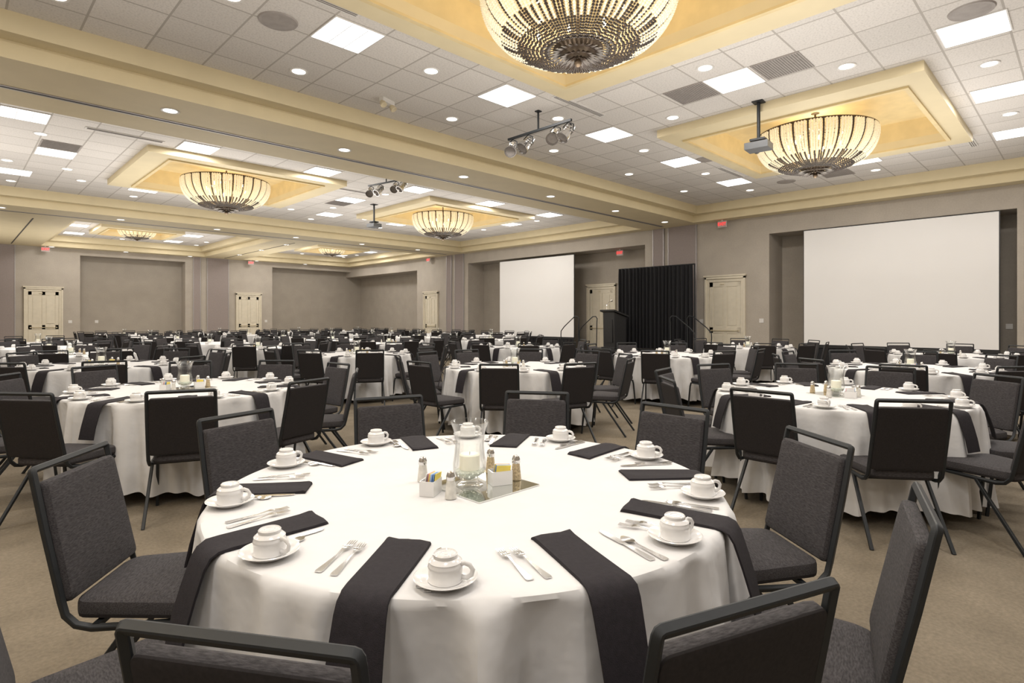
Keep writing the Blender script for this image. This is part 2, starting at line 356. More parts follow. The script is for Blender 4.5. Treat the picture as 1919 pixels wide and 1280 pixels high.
# ------------------------------------------------------------ chandelier
ICO=[];ph=(1+5**.5)/2
for a in (-1,1):
    for c in (-ph,ph): ICO+= [(0,a,c),(a,c,0),(c,0,a)]
ICOv=[Vector(p).normalized() for p in ICO]
ICOf=[]
el=min((ICOv[0]-ICOv[k]).length for k in range(1,12))
for t in itertools.combinations(range(12),3):
    if all((ICOv[i]-ICOv[j]).length<el*1.05 for i,j in itertools.combinations(t,2)):
        a,b_,c=[ICOv[i] for i in t]
        ICOf.append(t if (b_-a).cross(c-a).dot(a)>0 else (t[0],t[2],t[1]))
R,D=1.0,.58
def arc(t):
    a=math.radians(-6+t*86); return R*math.cos(a)**.62, -D*math.sin(a)-.06
cream=MB(); darkb=MB(); inner=MB(); NS=130
for s in range(NS):
    th=2*pi*s/NS; isd=(s%5==4)
    n=37
    for i in range(n):
        t=(i/(n-1)); r,z=arc(t); rr=.0245*(1-.45*t)*(1.0 if i%2 else .9)
        if isd: r-=.012; rr*=.85
        alt=(t>.60 and s%2==1)
        if alt: r-=.008
        c=Vector((r*math.cos(th),r*math.sin(th),z))
        tgt=darkb if (isd or t>.80 or alt) else cream
        tgt.add([c+p*rr for p in ICOv],ICOf,0,True)
# inner crystal layer behind the outer strands
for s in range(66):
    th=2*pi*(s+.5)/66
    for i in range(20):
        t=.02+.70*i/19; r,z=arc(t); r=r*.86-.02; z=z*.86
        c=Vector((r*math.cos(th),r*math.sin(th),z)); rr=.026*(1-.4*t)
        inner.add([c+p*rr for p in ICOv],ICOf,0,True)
ME_bead=cream.mesh('bead_strands',['bead']); ME_dbead=darkb.mesh('dark_bead_strands',['darkbead']); ME_ibead=inner.mesh('inner_bead_strands',['beadin'])
b=MB()
ring=[(R*.985*math.cos(2*pi*i/64),R*.985*math.sin(2*pi*i/64),.02) for i in range(64)]
b.sweep(ring,.016,.02,n=8,closed=True,ref=(0,0,1))
for k in range(8):
    a=2*pi*k/8; c,s_=math.cos(a),math.sin(a); b.sweep([(c*R*.98,s_*R*.98,.02),(c*R*.5,s_*R*.5,.05),(0,0,.07)],.010,n=6)
b.lathe([(0,.41),(.07,.41),(.07,.40),(.018,.385),(.018,-.48),(.24,-.56),(.26,-.60),(.2,-.63),(0,-.64)],24)
ME_cf=b.mesh('chandelier_frame',['bronze'])
b=MB()
for tier,(r0,ln,z0,dr,n) in enumerate(((.24,.17,-.60,-.025,34),(.16,.16,-.64,-.05,26),(.09,.13,-.665,-.06,18),(.03,.10,-.685,-.07,11))):
    for k in range(n):
        a=2*pi*(k+.5*tier)/n; X=Matrix.Rotation(a-pi/2,4,'Z')
        v=[(0,r0,z0),(-.024,r0+ln*.45,z0+dr*.3-.01),(0,r0+ln*.45,z0+dr*.3+.012),(.024,r0+ln*.45,z0+dr*.3-.01),(0,r0+ln,z0+dr),(0,r0+ln*.45,z0+dr*.3-.025)]
        b.add(v,[(0,1,2),(0,2,3),(1,4,2),(2,4,3),(0,5,1),(0,3,5),(5,4,1),(3,4,5)],0,False,X)
ME_leaf=b.mesh('leaf_crown',['darkbead'])
b=MB(); b.lathe([(0,-.66),(.03,-.68),(.018,-.70),(.038,-.725),(.042,-.745),(.026,-.775),(0,-.79)],16); ME_fin=b.mesh('finial',['bronze'])
b=MB(); b.lathe([(0,0),(.014,.0),(.022,.03),(.014,.06),(0,.095)],8); ME_bulb=b.mesh('bulb',['bulb'])
def plight(x,y,z,e,rad,col):
    l=bpy.data.lights.new('lamp','POINT'); l.energy=e; l.shadow_soft_size=rad; l.color=col
    o=bpy.data.objects.new('chandelier_or_fill_lamp',l); o.location=(x,y,z); COL.objects.link(o)
for ci,(cx,cy,hx,hy,ix,iy,s,cc) in enumerate(coff):
    zr=5.02-.41*s
    if ci<6:
        e=ob('chandelier',None,(cc[0],cc[1],zr),label='bowl-shaped beaded chandelier with dark leaf crown, hanging in gold coffer',cat='chandelier',group='beaded bowl chandeliers',scale=s)
        ob('bead_strands',ME_bead,parent=e,kind='stuff',label='cream bead strands with added glow'); ob('dark_bead_strands',ME_dbead,parent=e,kind='stuff',label='dark brown bead strands')
        ob('inner_bead_strands',ME_ibead,parent=e,kind='stuff',label='crystal bead strands inside the bowl, with added glow')
        ob('frame',ME_cf,parent=e,label='dark bronze ring frame'); ob('leaf_crown',ME_leaf,parent=e,label='dark spiky leaf crown'); ob('finial',ME_fin,parent=e)
        for k in range(14 if ci<4 else 6):
            a=2*pi*k/(14 if ci<4 else 6); rb=.72 if k%2 else .45; ob('light_bulb',ME_bulb,(rb*math.cos(a),rb*math.sin(a),-.2),parent=e,label='warm glowing candle bulb')
    plight(cc[0],cc[1],zr+.08*s,19*s,.12,(1,.84,.56))
    plight(cc[0],cc[1],zr-.18*s,17*s,.2,(1,.84,.58))
    plight(cc[0],cc[1],zr-1.0*s,24,.35,(1,.92,.78))  # added unseen fill lamp below the bowl, no bulb hangs there

# ------------------------------------------------------------ hanging equipment
def cyl(b,p0,p1,r,mat=0,n=16): b.sweep([p0,p1],r,n=n,mat=mat,ref=(1,0,0) if abs((Vector(p1)-Vector(p0)).normalized().x)<.9 else (0,1,0))
def track(x,y,rz,sc=1):
    e=ob('stage_light_bar',None,(x,y,ZC),rz,label='black ceiling bar carrying four chrome spotlight cans',cat='spotlight rig',group='stage light bars',scale=sc)
    b=MB(); b.box(-.68,.68,-.018,.018,-.325,-.29); b.box(-.011,.011,-.011,.011,-.29,0); b.box(-.04,.04,-.04,.04,-.015,0); ob('mounting_bar',b.mesh('mounting_bar',['frame']),parent=e)
    b=MB(); b.lathe([(0,.16),(.05,.15),(.065,.10),(.07,-.02),(.095,-.10),(.10,-.15),(.09,-.15),(.06,-.05),(0,-.04)],20,0); b.lathe([(0,-.10),(.08,-.12)],16,1)
    for k in (-.03,.02,.07): b.lathe([(.07,k),(.078,k+.005),(.07,k+.01)],20,0)
    me=b.mesh('lamp_can',['steel','gdark'])
    for k,(dx,tl,ya) in enumerate(((-.62,.7,-.4),(-.36,.9,.3),(.22,.8,-.3),(.58,.9,.5))):
        ob('lamp_can',me,(dx,.03,-.48),parent=e,rot=(tl,.2,ya),label='chrome spotlight can')
        y2=MB(); y2.sweep([(dx-.10,0,-.48),(dx-.10,0,-.38),(dx,0,-.33),(dx+.10,0,-.38),(dx+.10,0,-.48)],.008,.012,n=6); ob('yoke',y2.mesh('yoke',['frame']),parent=e)
track(6.7,6.2,pi/2); track(7.0,11.1,pi/2+.2,.85)
def projector(x,y,drop,rz):
    e=ob('ceiling_projector',None,(x,y,ZC),rz,label='grey video projector on a black ceiling pole',cat='projector',group='ceiling projectors')
    b=MB(); cyl(b,(0,0,0),(0,0,-drop+.12),.025); b.box(-.08,.08,-.08,.08,-.015,0); b.box(-.11,.11,-.08,.08,-drop+.09,-drop+.12); ob('pole',b.mesh('pole',['frame']),parent=e)
    b=MB(); b.box(-.17,.17,-.14,.14,-drop-.045,-drop+.055); b.box(-.15,.15,-.15,-.14,-drop-.035,-drop+.045,1); b.lathe([(.05,0),(.05,.05),(.04,.05),(0,.03)],20,1,X=Matrix.Translation((.08,-.14,-drop))@Matrix.Rotation(pi/2,4,'X'))
    for k in range(5): b.box(.17,.175,-.11+k*.045,-.085+k*.045,-drop-.03,-drop+.03,1)
    ob('projector_body',b.mesh('projector_body',['projbody','dark']),parent=e)
projector(8.80,3.58,.69,pi/2+.1); projector(8.8,14.6,.62,pi/2+.1)
e=ob('emergency_light',None,(4.73,7.48,ZC),.3,label='twin-head emergency light fixture on the ceiling',cat='emergency light')
b=MB(); b.box(-.13,.13,-.04,.04,-.06,0,0); ob('housing',b.mesh('housing',['white']),parent=e)
b=MB(); b.lathe([(0,.05),(.04,.04),(.05,-.03),(.045,-.035),(0,-.02)],16)
me=b.mesh('lamp_head',['brass'])
for dx in (-.11,.11): ob('lamp_head',me,(dx,-.02,-.10),parent=e,rot=(-.6,0,dx*2),label='round brass lamp head')
def exitsign(x,y,z,rz,stem):
    b=MB(); b.box(-.13,.13,-.02,.02,-.09,.09,0); b.box(-.125,.125,-.024,-.02,-.085,.085,1)
    if stem>0: b.box(-.02,.02,-.015,.015,.09,.09+stem,0)
    s=ob('exit_sign',b.mesh('exit_sign',['white','signface']),(x,y,z),rz,label='small illuminated red exit sign above a door',cat='exit sign',group='exit signs')
    c=bpy.data.curves.new('t','FONT'); c.body='EXIT'; c.size=.125; c.align_x='CENTER'; c.align_y='CENTER'; c.extrude=.003; c.offset=.003
    t=bpy.data.objects.new('t',c); COL.objects.link(t); bpy.context.view_layer.update()
    me=bpy.data.meshes.new_from_object(t.evaluated_get(bpy.context.evaluated_depsgraph_get())); me.materials.clear(); me.materials.append(M['red']); bpy.data.objects.remove(t)
    ob('lettering',me,(0,-.028,0),parent=s,rot=(pi/2,0,0),label='red letters EXIT')
exitsign(16.1,7.6,4.13,-pi/2,.03); exitsign(16.8,11.65,3.68,-pi/2,.03); exitsign(16.1,21.9,4.13,-pi/2,.03); exitsign(10.7,29.2,4.13,0,.03); exitsign(2.8,29.2,4.13,0,.03)

# ------------------------------------------------------------ screens, stage
def screen(y0,y1,x=16.22):
    e=ob('projection_screen',None,(x,(y0+y1)/2,0),-pi/2,label='large white projection screen with black skirt below, by wall recess',cat='projection screen',group='projection screens')
    w=(y1-y0)/2
    b=MB(); b.box(-w,w,-.01,.01,.70,3.70); ob('screen_surface',b.mesh('screen_surface',['screen']),parent=e,label='white vinyl screen surface')
    b=MB()
    for s in (-1,1): b.box(s*w-.02,s*w+.02,.01,.03,.66,3.72)
    b.box(-w,w,.01,.03,3.69,3.72); b.box(-w-.02,w+.02,-.015,.03,.62,.70); ob('frame',b.mesh('frame',['blackw']),parent=e)
    v=[];f=[];n=160
    for i in range(n+1):
        x_=-w+2*w*i/n; yy=.02*math.sin(i*.9)
        v+=[(x_,yy,.01),(x_,yy*.4,.66)]
        if i: k=2*i; f.append((k-2,k,k+1,k-1))
    b=MB(); b.add(v,f,0,True); ob('skirt',b.mesh('skirt',['black']),parent=e,label='black pleated skirt')
screen(1.44,5.40); screen(13.25,17.15)
b=MB(); b.box(13.7,16.0,8.2,11.3,.40,.45,0)
v=[];f=[];path=[]
for i in range(121): path.append((13.72,11.3-3.1*i/120))
for i in range(1,81): path.append((13.72+2.2*i/80,8.2))
for i,(x_,y_) in enumerate(path):
    w_=.012*math.sin(i*1.3); v+=[(x_+w_,y_+w_,0.005),(x_+w_*.3,y_+w_*.3,.40)]
    if i: k=2*i; f.append((k-2,k,k+1,k-1))
b.add(v,f,1,True); b.box(13.75,15.95,8.25,11.28,0.0,.40,1)
ob('stage_platform',b.mesh('stage_platform',['blackw','black']),label='low black skirted stage platform along the wall',cat='stage')
def steps(y,sgn):
    e=ob('stage_steps',None,(14.6,y,0),label='black portable stage steps with curved metal handrails',cat='stage steps',group='stage steps')
    b=MB(); b.box(-.45,.45,min(0,sgn*.6),max(0,sgn*.6),.10,.15); b.box(-.45,.45,min(0,sgn*.3),max(0,sgn*.3),.27,.30); 
    for x_ in (-.45,.42): b.box(x_,x_+.03,min(0,sgn*.6),max(0,sgn*.6),0,.15); b.box(x_,x_+.03,min(0,sgn*.3),max(0,sgn*.3),.15,.30)
    ob('treads',b.mesh('treads',['blackw']),parent=e)
    for x_ in (-.47,.47):
        P=[(x_,sgn*.05,.0),(x_,sgn*.03,1.25),(x_,sgn*.02,1.38),(x_,sgn*.08,1.45),(x_,sgn*.2,1.44),(x_,sgn*.62,1.12),(x_,sgn*.75,.98),(x_,sgn*.76,.85),(x_,sgn*.70,0)]
        b=MB(); b.sweep(P,.015,n=10,ref=(1,0,0)); ob('handrail',b.mesh('handrail',['frame']),parent=e,label='black curved tubular handrail')
steps(8.18,-1); steps(11.32,1)
e=ob('pipe_and_drape',None,(15.3,9.37,.45),label='tall black pleated curtain on pipe stand on the stage',cat='curtain')
v=[];f=[];n=260
for i in range(n+1):
    y_=-1.27+2.54*i/n; a=i*.48+.8*math.sin(i*.07)
    for j,z in enumerate((.01,.8,1.6,2.3,2.5)):
        am=.055-.03*j/4; v.append((am*math.sin(a)+.01*math.sin(i*.2+j),y_,z))
    if i:
        for j in range(4): k=5*(i-1)+j; f.append((k,k+5,k+6,k+1))
b=MB(); b.add(v,f,0,True); ob('curtain',b.mesh('curtain',['black']),parent=e,label='black velour curtain')
b=MB(); cyl(b,(0.03,-1.3,2.5),(.03,1.3,2.5),.02)
for y_ in (-1.28,1.28): cyl(b,(.08,y_,0),(.08,y_,2.52),.02); b.box(-.1,.25,y_-.15,y_+.15,0,.01)
ob('pipe_stand',b.mesh('pipe_stand',['frame']),parent=e)
e=ob('lectern',None,(14.5,10.25,.45),-pi/2-.35,label='black wooden lectern with gooseneck microphone on the stage',cat='lectern')
b=MB()
v=[(-.30,-.2,0),(.30,-.2,0),(.30,.2,0),(-.30,.2,0),(-.30,-.22,1.12),(.30,-.22,1.12),(.30,.2,.98),(-.30,.2,.98)]
b.add(v,[(0,3,2,1),(4,5,6,7),(0,1,5,4),(1,2,6,5),(2,3,7,6),(3,0,4,7)]); b.box(-.35,.35,-.25,.25,0,.06)
b.add([(-.38,-.28,1.15),(.38,-.28,1.15),(.38,.26,.97),(-.38,.26,.97),(-.38,-.28,1.2),(.38,-.28,1.2),(.38,.26,1.02),(-.38,.26,1.02)],[(0,3,2,1),(4,5,6,7),(0,1,5,4),(1,2,6,5),(2,3,7,6),(3,0,4,7)])
b.box(-.2,.2,-.225,-.2,.2,.9)
ob('lectern_body',b.mesh('lectern_body',['blackw']),parent=e)
b=MB(); b.sweep([(-.2,-.15,1.16),(-.2,-.15,1.35),(-.18,-.08,1.44),(-.15,.0,1.47)],.007,n=6); b.lathe([(0,-.03),(.018,-.02),(.018,.03),(0,.04)],10,X=Matrix.Translation((-.15,.0,1.47))@Matrix.Rotation(1.2,4,'X')); ob('microphone',b.mesh('microphone',['steel']),parent=e)
b=MB(); b.box(-.06,.06,-.012,0,-.06,.06,0); b.box(-.015,.015,-.02,-.012,-.03,.03,0); ME_sw=b.mesh('plate',['white'])
for x,y,z,r in ((16.3,6.55,1.32,-pi/2),(17.25,1.35,1.2,-pi/2),(3.62,29.5,1.25,0),(16.3,8.35,1.3,-pi/2),(11.55,29.5,1.25,0),(4.6,30.1,1.25,0)): ob('wall_switch',ME_sw,(x,y,z),r,label='small white wall switch plate',cat='switch',group='wall switch plates')

# ------------------------------------------------------------ chair
def rounded(w0,w1,y0,y1,rc,n=5):
    pts=[]
    cs=[(w1-rc,y1-rc,0),(-(w1-rc),y1-rc,pi/2),(-(w0-rc),y0+rc,pi),(w0-rc,y0+rc,1.5*pi)]
    for cx,cy,a0 in cs:
        for k in range(n): a=a0+pi/2*k/(n-1); pts.append((cx+rc*math.cos(a),cy+rc*math.sin(a)))
    return pts
def cushion(mb,out,layers,mats,X=None,dome=.0):
    n=len(out); cx=sum(p[0] for p in out)/n; cy=sum(p[1] for p in out)/n
    v=[]
    for s,z in layers:
        for x,y in out: v.append((cx+(x-cx)*s if s<1 else x,cy+(y-cy)*s if s<1 else y,z))
    nl=len(layers); v.append((cx,cy,layers[0][1])); v.append((cx,cy,layers[-1][1]+dome))
    fs=[[],[]]
    for i in range(nl-1):
        for k in range(n): l=(k+1)%n; fs[mats[i]].append((i*n+k,i*n+l,(i+1)*n+l,(i+1)*n+k))
    for k in range(n): l=(k+1)%n; fs[mats[0]].append((nl*n,l,k)); fs[mats[-1]].append((nl*n+1,(nl-1)*n+k,(nl-1)*n+l))
    o=len(mb.v)
    for p in v:
        p=Vector(p); p=X@p if X is not None else p; mb.v.append(tuple(p))
    for mi in (0,1):
        for q in fs[mi]: mb.f.append([i+o for i in q]); mb.m.append(mi); mb.s.append(True)
TILT=math.atan2(.10,.47)
def seat_geo(b,n=5):
    out=rounded(.185,.225,-.21,.205,.055,n)
    cushion(b,out,[(.90,.402),(.93,.402),(.99,.408),(1,.42),(1,.445),(.985,.458),(.9,.468),(.6,.474)],[1,1,1,0,0,0,0,0],dome=.002)
def back_geo(b,n=5):
    out=rounded(.200,.192,-.01,.386,.018,n)
    X=Matrix.Translation((0,-.221,.475))@Matrix.Rotation(pi/2+TILT,4,'X')
    cushion(b,out,[(.6,-.030),(.88,-.029),(.965,-.026),(1,-.016),(1,.006),(.99,.010),(.95,.012),(.90,.012),(.5,.012)],[0,0,0,0,1,1,1,1,1],X=X,dome=0)
def frame_geo(b,n=8,legs=False):
    def side(s):
        return [(s*.21,.17,.392),(s*.208,-.02,.388),(s*.205,-.13,.386),(s*.205,-.178,.398),(s*.205,-.21,.43),(s*.205,-.222,.475),(s*.203,-.272,.70),(s*.2005,-.3075,.874),(s*.2000,-.311,.889),(s*.1975,-.3115,.8935),(s*.1930,-.312,.895),(s*.175,-.312,.895)]
    P=side(-1)+[p for p in side(1)[::-1]]
    b.sweep(P,.0100,.0098,n=n,ref=(0,1,0))
    for y in (.12,-.12): b.box(-.205,.205,y-.010,y+.010,.383,.400)
    if legs:
        for L in LEGS: b.sweep(L,.0098,n=n,ref=(1,0,0))
LEGS=[[(s*.212,.18,.392),(s*.214,.20,.33),(s*.222,.235,.0)] for s in (-1,1)]+[[(s*.210,-.02,.386),(s*.213,-.08,.30),(s*.222,-.30,.0)] for s in (-1,1)]
b=MB(); seat_geo(b); ME_seat=b.mesh('seat',['fabric','backshell'])
b=MB(); back_geo(b); ME_backr=b.mesh('backrest',['fabric','backshell'])
b=MB(); frame_geo(b); ME_frame=b.mesh('frame',['frame'])
b=MB(); frame_geo(b,8,True); ME_frameL=b.mesh('frame',['frame'])
ME_legs=[]
for L in LEGS:
    b=MB(); b.sweep(L,.0098,n=8,ref=(1,0,0)); b.lathe([(0,0),(.014,0),(.013,.02),(0,.02)],10,1,X=Matrix.Translation(L[-1])); ME_legs.append(b.mesh('leg',['frame','steel']))
cb=MB(); seat_geo(cb,3); back_geo(cb,3)
f2=MB(); frame_geo(f2,4,True); cb.add(f2.v,f2.f,2,False)
ME_chairL=cb.mesh('banquet_chair',['fabric','backshell','frame'])
CL='black metal banquet chair, charcoal fabric seat and back, at round table'
nchair=[0]; ncup=[0]; chstuff=MB(); cupstuff=MB()
def chair(x,y,rz,lod):
    nchair[0]+=1
    if nchair[0]>296: chstuff.merge(cb,Matrix.Translation((x,y,0))@Matrix.Rotation(rz,4,'Z')); return
    if lod>=2: return ob('banquet_chair',ME_chairL,(x,y,0),rz,label=CL,cat='chair',group='banquet chairs')
    e=ob('banquet_chair',None,(x,y,0),rz,label=CL,cat='chair',group='banquet chairs')
    ob('seat',ME_seat,parent=e); ob('backrest',ME_backr,parent=e)
    if lod==0:
        ob('frame',ME_frame,parent=e)
        for m in ME_legs: ob('leg',m,parent=e)
    else: ob('frame',ME_frameL,parent=e)

# ------------------------------------------------------------ table
TZ=.755; TR=.915
def cloth(seed,n,rows,flare=.045):
    rnd=random.Random(seed); ph=[rnd.uniform(0,6.28) for _ in range(7)]
    def fold(a,u):
        g2=math.cos(21*a+ph[1]+1.4*math.sin(3*a)+.5*u)
        g3=math.cos(38*a+ph[2]+1.5*math.sin(5*a+ph[5])-.9*u)
        # narrow crests with flatter valleys, like hanging linen
        f=.62*(1-2*abs(math.sin((14*a+ph[0]+1.8*math.sin(2*a+ph[3]))/2))**.7)*(.65+.35*math.cos(3*a+ph[6]))+.36*g2+.26*g3*(.5+.5*u/2)
        return max(-1.1,min(.8,f))
    b=MB(); v=[(0,0,TZ)]; f=[]
    prof=[(.3,TZ,0,0,0),(.6,TZ,0,0,0),(.85,TZ,0,0,0),(.90,TZ,0,0,0),(TR-.003,TZ-.003,0,0,0),(TR+.006,TZ-.014,0.006,.0,0)]
    for k in range(1,rows+1):
        u=(k/rows)**1.25; prof.append((TR+.010+flare*u,TZ-.014-(.65*u),.092*u**.40,.05*u,u))
    for r,z,am,hz,u in prof:
        for i in range(n):
            a=2*pi*i/n; fo=fold(a,u*2); rr=max(r+am*fo,.895 if r>.9 else 0)
            v.append((rr*math.cos(a),rr*math.sin(a),z-hz*math.cos(4*a+ph[4])*.6-hz*.3*fo))
    for i in range(n): f.append((0,1+i,1+(i+1)%n))
    for k in range(len(prof)-1):
        for i in range(n):
            j=(i+1)%n; f.append((1+k*n+i,1+(k+1)*n+i,1+(k+1)*n+j,1+k*n+j))
    b.add(v,f,0,True); return b
ME_cl=[cloth(3,540,24,.06).mesh('tablecloth',['cloth']),cloth(5,360,12).mesh('tablecloth',['cloth']),cloth(11,360,12).mesh('tablecloth',['cloth'])]
ME_clf=[cloth(21,160,5,.03).mesh('banquet_table',['cloth']),cloth(25,160,5,.03).mesh('banquet_table',['cloth'])]
b=MB(); b.lathe([(0,.715),(.875,.715),(.88,.72),(.88,.745),(0,.748)],48); ME_top=b.mesh('tabletop',['doorp'])
b=MB(); b.sweep([(.5,.0,.715),(.5,.0,.0)],.014,n=8); ME_tleg=b.mesh('leg',['frame'])
def napmesh(seed):
    rr=random.Random(seed); sk=rr.uniform(-.03,.03)
    b=MB(); path=[(.60,TZ+.008),(.61,TZ+.011),(.64,TZ+.009),(.75,TZ+.008),(.88,TZ+.008),(.915,TZ+.006),(.938,TZ-.006),(.953,TZ-.03),(.977,TZ-.10),(.998,TZ-.17),(1.015,TZ-.25)]
    hw=.064; W=[-1,-.97,-.5,0,.5,.97,1]; v=[];f=[]
    n=len(W)
    def Y(i,w,r): return w*hw*(1+.05*math.sin(i*.8+seed))+sk*(r-.8)/.3
    for i,(r,z) in enumerate(path):
        for w in W: 
            dz=-.004 if abs(w)==1 else .002*math.sin(w*4+i+seed)
            v.append((r+(.012*w*sk*10 if i<3 else 0),Y(i,w,r),z+(dz if i<6 else 0)))
    top=len(v)
    for i,(r,z) in enumerate(path):
        for w in W: 
            if i<6: v.append((r,Y(i,w,r),TZ+.001))
            else: v.append((r-.006,Y(i,w,r),z-.001))
    for i in range(len(path)-1):
        for k in range(n-1):
            a=i*n+k; f.append((a,a+n,a+n+1,a+1)); f.append((top+a,top+a+1,top+a+n+1,top+a+n))
        for k in (0,n-1):
            a=i*n+k; f.append((a,a+n,top+a+n,top+a))
    for i in (0,len(path)-1):
        for k in range(n-1): a=i*n+k; f.append((a,a+1,top+a+1,top+a))
    b.add(v,f,0,True); return b.mesh('napkin',['napkin'])
ME_nap=[napmesh(k) for k in range(5)]
b=MB(); b.lathe([(0,.004),(.035,.004),(.036,0),(.042,0),(.045,.004),(.070,.014),(.076,.019),(.074,.0205),(.066,.016),(.046,.009),(.043,.0085),(0,.0085)],40); ME_sauc=b.mesh('saucer',['china'])
b=MB(); b.lathe([(.036,.002),(.0405,.0),(.0415,.002),(.0400,.004),(.0405,.030),(.0418,.034),(.0405,.038),(.0385,.044),(.0395,.046),(.033,.052),(.0285,.054),(.0285,.062),(.026,.0645),(.024,.0610),(.020,.0610),(.018,.0635),(.014,.0635),(.012,.0610),(.008,.0610),(.006,.0630),(0,.0630)],40); ME_cup=b.mesh('cup_body',['china'])
b=MB(); b.sweep([(.038,0,.012),(.052,0,.010),(.064,0,.018),(.067,0,.030),(.060,0,.040),(.048,0,.044),(.038,0,.042)],.0042,.006,n=10,ref=(0,1,0)); ME_hand=b.mesh('handle',['china'])
cu=MB(); cu.lathe([(.0405,.0),(.0405,.036),(.0385,.044),(.0285,.054),(.026,.064),(0,.0615)],12); cu.sweep([(.038,0,.012),(.062,0,.014),(.064,0,.034),(.038,0,.042)],.005,n=4,ref=(0,1,0)); ME_cupL=cu.mesh('coffee_cup',['china'])
b=MB(); b.lathe([(0,0),(.04,0),(.076,.018),(.045,.010),(0,.009)],16); ME_saucL=b.mesh('saucer',['china'])
b=MB(); b.strip([(-.095,.0085,0),(-.085,.010,0),(-.05,.007,.001),(0,.003,.003),(.03,.0028,.007),(.045,.010,.007),(.055,.012,.005)],.0018)
for k in (-.0095,-.0032,.0032,.0095): b.strip([(.053,.0018,.005),(.075,.0017,.003),(.097,.001,.005)],.0016,X=Matrix.Translation((k,0,0)))
ME_fork=b.mesh('fork',['steel'])
b=MB(); b.strip([(-.115,.008,0),(-.105,.0105,0),(-.05,.008,.001),(0,.006,.002),(.01,.0085,.001),(.08,.010,.0005),(.105,.007,.0005),(.115,.001,.0005)],.002); ME_knife=b.mesh('knife',['steel'])
b=MB(); b.strip([(-.085,.008,0),(-.075,.010,0),(-.03,.006,.001),(.02,.003,.003),(.038,.004,.005),(.048,.013,.003),(.062,.018,.001),(.078,.015,.002),(.088,.004,.004)],.0015); ME_spoon=b.mesh('spoon',['steel'])
b=MB(); b.box(-.15,.15,-.15,.15,0,.004); ME_mir=b.mesh('mirror_tile',['mirror'])
b=MB(); b.lathe([(0,.003),(.040,.0),(.050,.003),(.034,.012),(.030,.018),(.050,.034),(.061,.055),(.062,.08),(.056,.12),(.053,.15),(.055,.18),(.062,.21),(.073,.236),(.0715,.237),(.060,.21),(.053,.18),(.051,.15),(.054,.12),(.060,.08),(.059,.055),(.048,.036),(.02,.022),(0,.021)],36); ME_vase=b.mesh('glass_body',['glass'])
b=MB(); b.lathe([(0,.023),(.02,.024),(.046,.040),(.055,.054),(.036,.059),(0,.057)],20); ME_peb=b.mesh('pebbles',['pebble'])
b=MB(); b.lathe([(0,.058),(.036,.058),(.038,.061),(.038,.112),(.033,.117),(0,.111)],24); b.sweep([(0,0,.111),(.001,0,.123)],.001,n=5,mat=1); ME_can=b.mesh('candle',['wax','dark'])
def shk(m):
    b=MB(); b.lathe([(0,0),(.018,0),(.021,.003),(.016,.05),(.014,.066),(0,.066)],12,0); b.lathe([(.0145,.064),(.016,.066),(.016,.08),(.011,.092),(0,.096)],12,1); return b.mesh('salt_shaker',[m,'steel'])
ME_shk=[shk('salt'),shk('pepper')]
b=MB()
for (x0,x1,y0,y1,z0,z1) in ((-.04,.04,-.027,.027,0,.004),(-.04,-.037,-.027,.027,.004,.052),(.037,.04,-.027,.027,.004,.052),(-.037,.037,-.027,-.024,.004,.052),(-.037,.037,.024,.027,.004,.052)): b.box(x0,x1,y0,y1,z0,z1)
ME_cad=b.mesh('caddy_body',['china'])
def pk(m):
    b=MB(); b.box(-.028,.028,-.0015,.0015,0,.068,0,X=Matrix.Rotation(.12,4,'X')@Matrix.Rotation(.08,4,'Y')); return b.mesh('sugar_packet',[m])
ME_pk=[pk(m) for m in ('pk_y','pk_b','pk_p','pk_w')]

